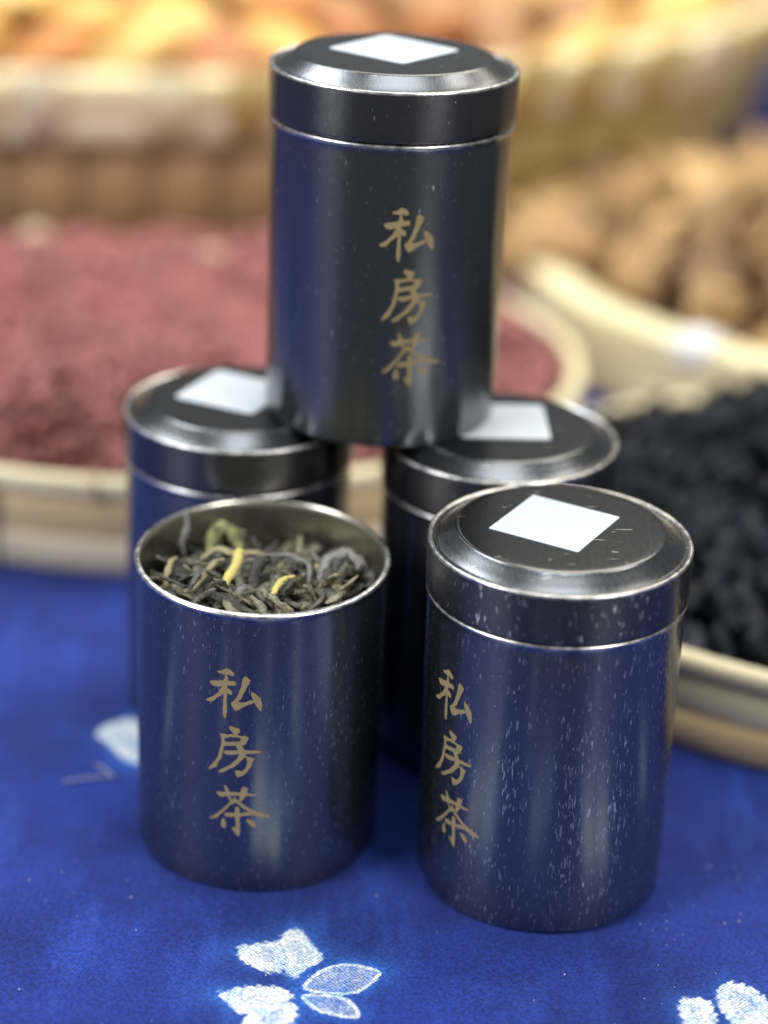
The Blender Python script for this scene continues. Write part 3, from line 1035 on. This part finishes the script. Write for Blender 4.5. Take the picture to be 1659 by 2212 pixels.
# red berries
M_red = piece_material("dull_red_dried_berry", [(0.19, 0.045, 0.048), (0.34, 0.11, 0.11), (0.12, 0.028, 0.033), (0.46, 0.19, 0.17), (0.23, 0.055, 0.065), (0.10, 0.028, 0.033)], 0.6, 48.0, 0.4, 0.4, 0.9, 0.36)
red_shapes = [lump(ICO1, 0.60, 0.34, 0.30, 0.4, 1.6, s) for s in range(8)]
zred = lambda x, y: 3.0 + 2.0 * max(0, 1 - ((x * x + y * y) / 240.0) ** 4) + 0.9 * noise.noise(Vector((x * 0.42, y * 0.42, 1)))
heap(RED, 15.4, zred, 300, 3300, red_shapes, M_red, "red_berry", "small dull red dried berry on the heap in the left bamboo tray", "dried berry", "red dried berries in the left tray",
     "mass of small dull red dried berries filling the left bamboo tray", 21, 0.42, oval=0.84)
# two pale bits lying on the red heap
M_pale = piece_material("pale_tan_flake", [(0.60, 0.45, 0.30), (0.55, 0.42, 0.30)], 0.6, 300.0)
for (x, y, lb) in ((-8.0, 77.5, "pale tan flake on the red berries, left of the top tin"), (-16.0, 80.2, "pale tan flake at the far left edge of the red berries")):
    V, F = lump(ICO2, 0.75, 0.6, 0.28, 0.3, 1.3, x)
    o = link("tan_flake", mesh_data("tan_flake", V, F, M_pale), None, (x, y, zred(x - RED[0], (y - RED[1]) / 0.84) + 0.45), (0.45, 0.1, 0.4))
    tag(o, lb, "dried flake")

# black fruit
M_black = piece_material("black_dried_fruit", [(0.004, 0.005, 0.007), (0.008, 0.010, 0.016), (0.005, 0.006, 0.009), (0.020, 0.026, 0.040), (0.006, 0.007, 0.010)], 0.40, 180.0, 0.8, 0.20, 0.3, 0.5)
blk_shapes = [lump(ICO2, 0.92, 0.70, 0.58, 1.25, 2.5, s + 40) for s in range(8)]
zblk = lambda x, y: 2.0 + 5.0 * math.exp(-((x - 3.6) ** 2 + (y - 1.2) ** 2) / 64.0) + 0.5 * noise.noise(Vector((x * 0.3, y * 0.3, 5)))
heap(BLK, 11.0, zblk, 300, 120, blk_shapes, M_black, "black_fruit", "wrinkled black dried fruit on the heap in the right bamboo tray", "dried fruit", "black dried fruit in the right tray",
     "black dried fruit filling the right bamboo tray", 33, 0.86, jitter=0.35)

# tan brown pieces
M_tan = piece_material("tan_dried_piece", [(0.40, 0.24, 0.11), (0.66, 0.44, 0.19), (0.27, 0.15, 0.07), (0.58, 0.37, 0.16), (0.34, 0.21, 0.11), (0.17, 0.09, 0.045), (0.48, 0.30, 0.14)], 0.6, 60.0, 0.5, 0.4, 0.6, 0.4)
M_tanbed = piece_material("tan_gap_shade", [(0.07, 0.04, 0.02), (0.07, 0.04, 0.02)], 0.8, 60.0)  # dark bed colour paints the shade in the gaps between pieces
tan_shapes = [lump(ICO3, 1.9, 1.55, 1.15, 0.95, 1.7, s + 80, 0.2) for s in range(8)]
zbrn = lambda x, y: 2.8 + 1.7 * max(0, 1 - ((x * x + y * y) / 250.0) ** 2)
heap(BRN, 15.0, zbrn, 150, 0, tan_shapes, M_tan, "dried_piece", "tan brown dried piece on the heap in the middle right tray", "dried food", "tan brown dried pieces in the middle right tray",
     "bed under the tan dried pieces, coloured dark as shade in the gaps", 55, 2.9, jitter=0.7, mound_drop=2.2, bed_mat=M_tanbed)

rs = random.Random(91)
tan_extra = [mesh_data("dried_piece", V, F, M_tan) for V, F in tan_shapes]
for k in range(26):
    a = R(rs.uniform(95, 190))
    rr = rs.uniform(13.5, 16.6)
    o = link("dried_piece", tan_extra[k % 8], None, (BRN[0] + rr * math.cos(a), BRN[1] + rr * math.sin(a), 3.4 + rs.uniform(0, 0.7)), (rs.gauss(0, .4), rs.gauss(0, .4), rs.uniform(0, 6)))
    tag(o, "tan brown dried piece on the heap in the middle right tray", "dried food", "tan brown dried pieces in the middle right tray")

# ------------------------------------------------------------------ big basket behind
bs = empty("bamboo_basket", (*BSK, 0.03))
tag(bs, "large round bamboo basket of orange dried slices, farthest back", "bamboo basket")
RBt, RTp, HB = 42.5, 46.4, 11.4
link("basket_base", lathe_mesh("basket_base", [(0, 0.3), (RBt - 1, 0.3), (RBt - 1, 0.05), (0, 0.05)], M_bamboo_brown, n=64, uvr=30), bs)
link("inner_lining", lathe_mesh("inner_lining", [(RBt - 0.9, 0.3), (RTp - 1.2, HB - 0.5)], M_bamboo_brown, n=96, uvr=38), bs)


def slat_mesh(name, width, z0, z1, th, mat, roff=0.0):
    # one curved stave of the wall, centred on the +x direction, leaning outwards
    V, UV = [], []
    n = 5
    for side in (0, 1):
        for (z) in (z0, (z0 + z1) / 2, z1):
            rr = RBt + (RTp - RBt) * z / HB - (th if side else 0) + roff
            for k in range(n):
                a = (k / (n - 1) - 0.5) * width / RBt
                bulge = 0.0 if side else 0.10 * math.cos((k / (n - 1) - 0.5) * math.pi)
                V.append(((rr + bulge) * math.cos(a), (rr + bulge) * math.sin(a), z))
    F = []
    for side in (0, 1):
        o = side * 3 * n
        for i in range(2):
            for k in range(n - 1):
                q = (o + i * n + k, o + i * n + k + 1, o + (i + 1) * n + k + 1, o + (i + 1) * n + k)
                F.append(q if not side else q[::-1])
    o = 3 * n
    for k in range(n - 1):
        F.append((k + 1, k, o + k, o + k + 1))
        F.append((2 * n + k, 2 * n + k + 1, o + 2 * n + k + 1, o + 2 * n + k))
    for i in range(2):
        F.append((i * n, (i + 1) * n, o + (i + 1) * n, o + i * n))
        e = n - 1
        F.append(((i + 1) * n + e, i * n + e, o + i * n + e, o + (i + 1) * n + e))
    me = mesh_data(name, V, F, mat)
    ul = me.uv_layers.new(name="UVMap")
    co = np.array(V)
    for lp in me.loops:
        v = co[lp.vertex_index]
        ul.data[lp.index].uv = (v[2], v[1])
    return me


ns = 84
wd = 2 * math.pi * RBt / ns
S_low_b = slat_mesh("wall_slat", wd * 0.94, 0.1, HB * 0.71, 0.35, M_bamboo_brown)
S_low_g = slat_mesh("wall_slat", wd * 0.94, 0.1, HB * 0.71, 0.35, M_bamboo_gold)
for k in range(ns):
    a = 2 * math.pi * k / ns
    deg = math.degrees(a)
    gold = 295 < deg < 360 or deg < 40
    link("wall_slat", S_low_g if gold else S_low_b, bs, (0, 0, 0), (0, 0, a))
hoop("waist_hoop", RTp + 0.05, 0.7, HB * 0.72, HB * 0.85, M_bamboo_light, bs, 0.08, 160, seed=2.0)
hoop("rim_hoop", RTp + 0.40, 1.2, HB * 0.86, HB, M_bamboo_cream, bs, 0.10, 160, seed=1.0)

M_orange = piece_material("orange_dried_slice", [(0.70, 0.28, 0.08), (0.58, 0.27, 0.10), (0.44, 0.18, 0.07), (0.78, 0.40, 0.15)], 0.5, 40.0, 0.4, 0.4, 0.35, 0.6)
M_yellow = piece_material("yellow_dried_slice", [(0.85, 0.55, 0.17), (0.72, 0.44, 0.14), (0.90, 0.66, 0.25)], 0.55, 40.0, 0.4, 0.4, 0.35, 0.65)
M_brownbit = piece_material("brown_dried_slice", [(0.36, 0.19, 0.09), (0.44, 0.26, 0.12)], 0.6, 40.0, 0.4, 0.4, 0.4, 0.5)
M_fruitbed = piece_material("brown_fruit_bed", [(0.34, 0.18, 0.08), (0.34, 0.18, 0.08)], 0.8, 30.0)
sl_shapes = [lump(ICO2, 2.9, 2.4, 1.5, 0.55, 1.1, s + 120, 0.35) for s in range(6)]
zb = lambda x, y: 9.6 + 7.0 * max(0, 1 - (x * x + y * y) / 1980.0) ** 0.9
bed = mound_mesh("fruit_bed", BSK, 44.2, lambda x, y: zb(x, y) - 1.6, M_fruitbed, 0.6, 0.3)
tag(bed, "brown mass under the orange slices in the far basket", None, None, "stuff")
SL = {n_: [mesh_data("dried_slice", V, F, m_) for V, F in sl_shapes] for n_, m_ in (("o", M_orange), ("y", M_yellow), ("b", M_brownbit))}
SLL = {"o": "orange dried slice in the far basket", "y": "yellow tan dried slice in the far basket", "b": "brown dried slice in the far basket"}


def slice_at(x, y, kind, rs, k=1.0, label=None, dz=0.0):
    o = bpy.data.objects.new("dried_slice", rs.choice(SL[kind]))
    COL.objects.link(o)
    mx = rand_mat(rs, BSK[0] + x, BSK[1] + y, zb(x, y) + rs.uniform(-.4, .5) + dz, k, True)
    mx.translation *= S
    o.matrix_world = mx
    tag(o, label or SLL[kind], "dried slice", "dried slices in the far basket")


rs = random.Random(77)
pts = []
t = 0
while len(pts) < 240 and t < 20000:
    t += 1
    a = rs.uniform(R(180), R(380))
    rr = 43.6 * math.sqrt(rs.uniform(0.36, 1.0))
    x, y = rr * math.cos(a), rr * math.sin(a)
    if all((x - p[0]) ** 2 + (y - p[1]) ** 2 > 3.3 ** 2 for p in pts):
        pts.append((x, y))
for x, y in pts:
    kind = rs.choices("oyb", (0.36, 0.40, 0.24))[0]
    slice_at(x, y, kind, rs, rs.uniform(0.8, 1.12))

wraps = [slat_mesh("rim_wrap", wdt, HB * 0.715, HB * 1.015, 0.4, m_, 1.05) for wdt, m_ in ((2.3, M_bamboo_cream), (1.7, M_bamboo_light), (2.0, M_bamboo_gold), (2.6, M_bamboo_cream))]
rs = random.Random(14)
for k in range(64):
    a = 2 * math.pi * (k + rs.uniform(-0.18, 0.18)) / 64
    link("rim_wrap", wraps[2 if 285 < math.degrees(a) < 345 and k % 3 else rs.randrange(4)], bs, (0, 0, 0), (0, 0, a))

# ------------------------------------------------------------------ small things on the cloth
M_lint, nt, b = material("white_lint", (0.75, 0.77, 0.80), 0.8)
ob = N(nt, "ShaderNodeTexCoord").outputs["Object"]
nt.links.new(mixc(nt, noise_t(nt, ob, 900.0), (0.6, 0.63, 0.7), (0.85, 0.85, 0.85)), b.inputs["Base Color"])
rs = random.Random(5)
items = []
for i in range(95):
    if rs.random() < 0.45:
        x, y = rs.uniform(6.5, 10.5), rs.uniform(35.5, 42)
    else:
        x, y = rs.uniform(-9.5, 10.5), rs.uniform(34, 44)
    if min(math.hypot(x - p[0], y - p[1]) for p in (FRP, FLP)) < 3.4:
        continue
    k = rs.choice((0.012, 0.014, 0.018, 0.026))
    V, F = ICO1
    items.append((V * np.array([1, rs.uniform(0.5, 1.2), 0.5]), F, rand_mat(rs, x, y, 0.035, k, True)))
lint = link("lint_specks", joined("lint_specks", items, M_lint))
tag(lint, "tiny white lint specks scattered over the blue cloth", None, None, "stuff")

M_strawbit = piece_material("pale_straw", [(0.42, 0.42, 0.55), (0.45, 0.45, 0.55)], 0.6, 600.0)
for P, lb in (([(-8.75, 44.35, 0.06), (-8.3, 44.5, 0.07), (-7.9, 44.6, 0.08), (-7.5, 44.68, 0.06)], "pale straw fibre lying on the cloth left of the open tin"),
              ([(-8.0, 45.3, 0.06), (-7.8, 45.1, 0.12), (-7.55, 44.8, 0.15), (-7.36, 44.55, 0.14)], "short pale fibre crossing the end of the longer one")):
    V, F = tube(bez(P, 8), [0.035] * 9, 0.6, 6)
    o = link("straw_fibre", mesh_data("straw_fibre", V, F, M_strawbit))
    tag(o, lb, "straw")
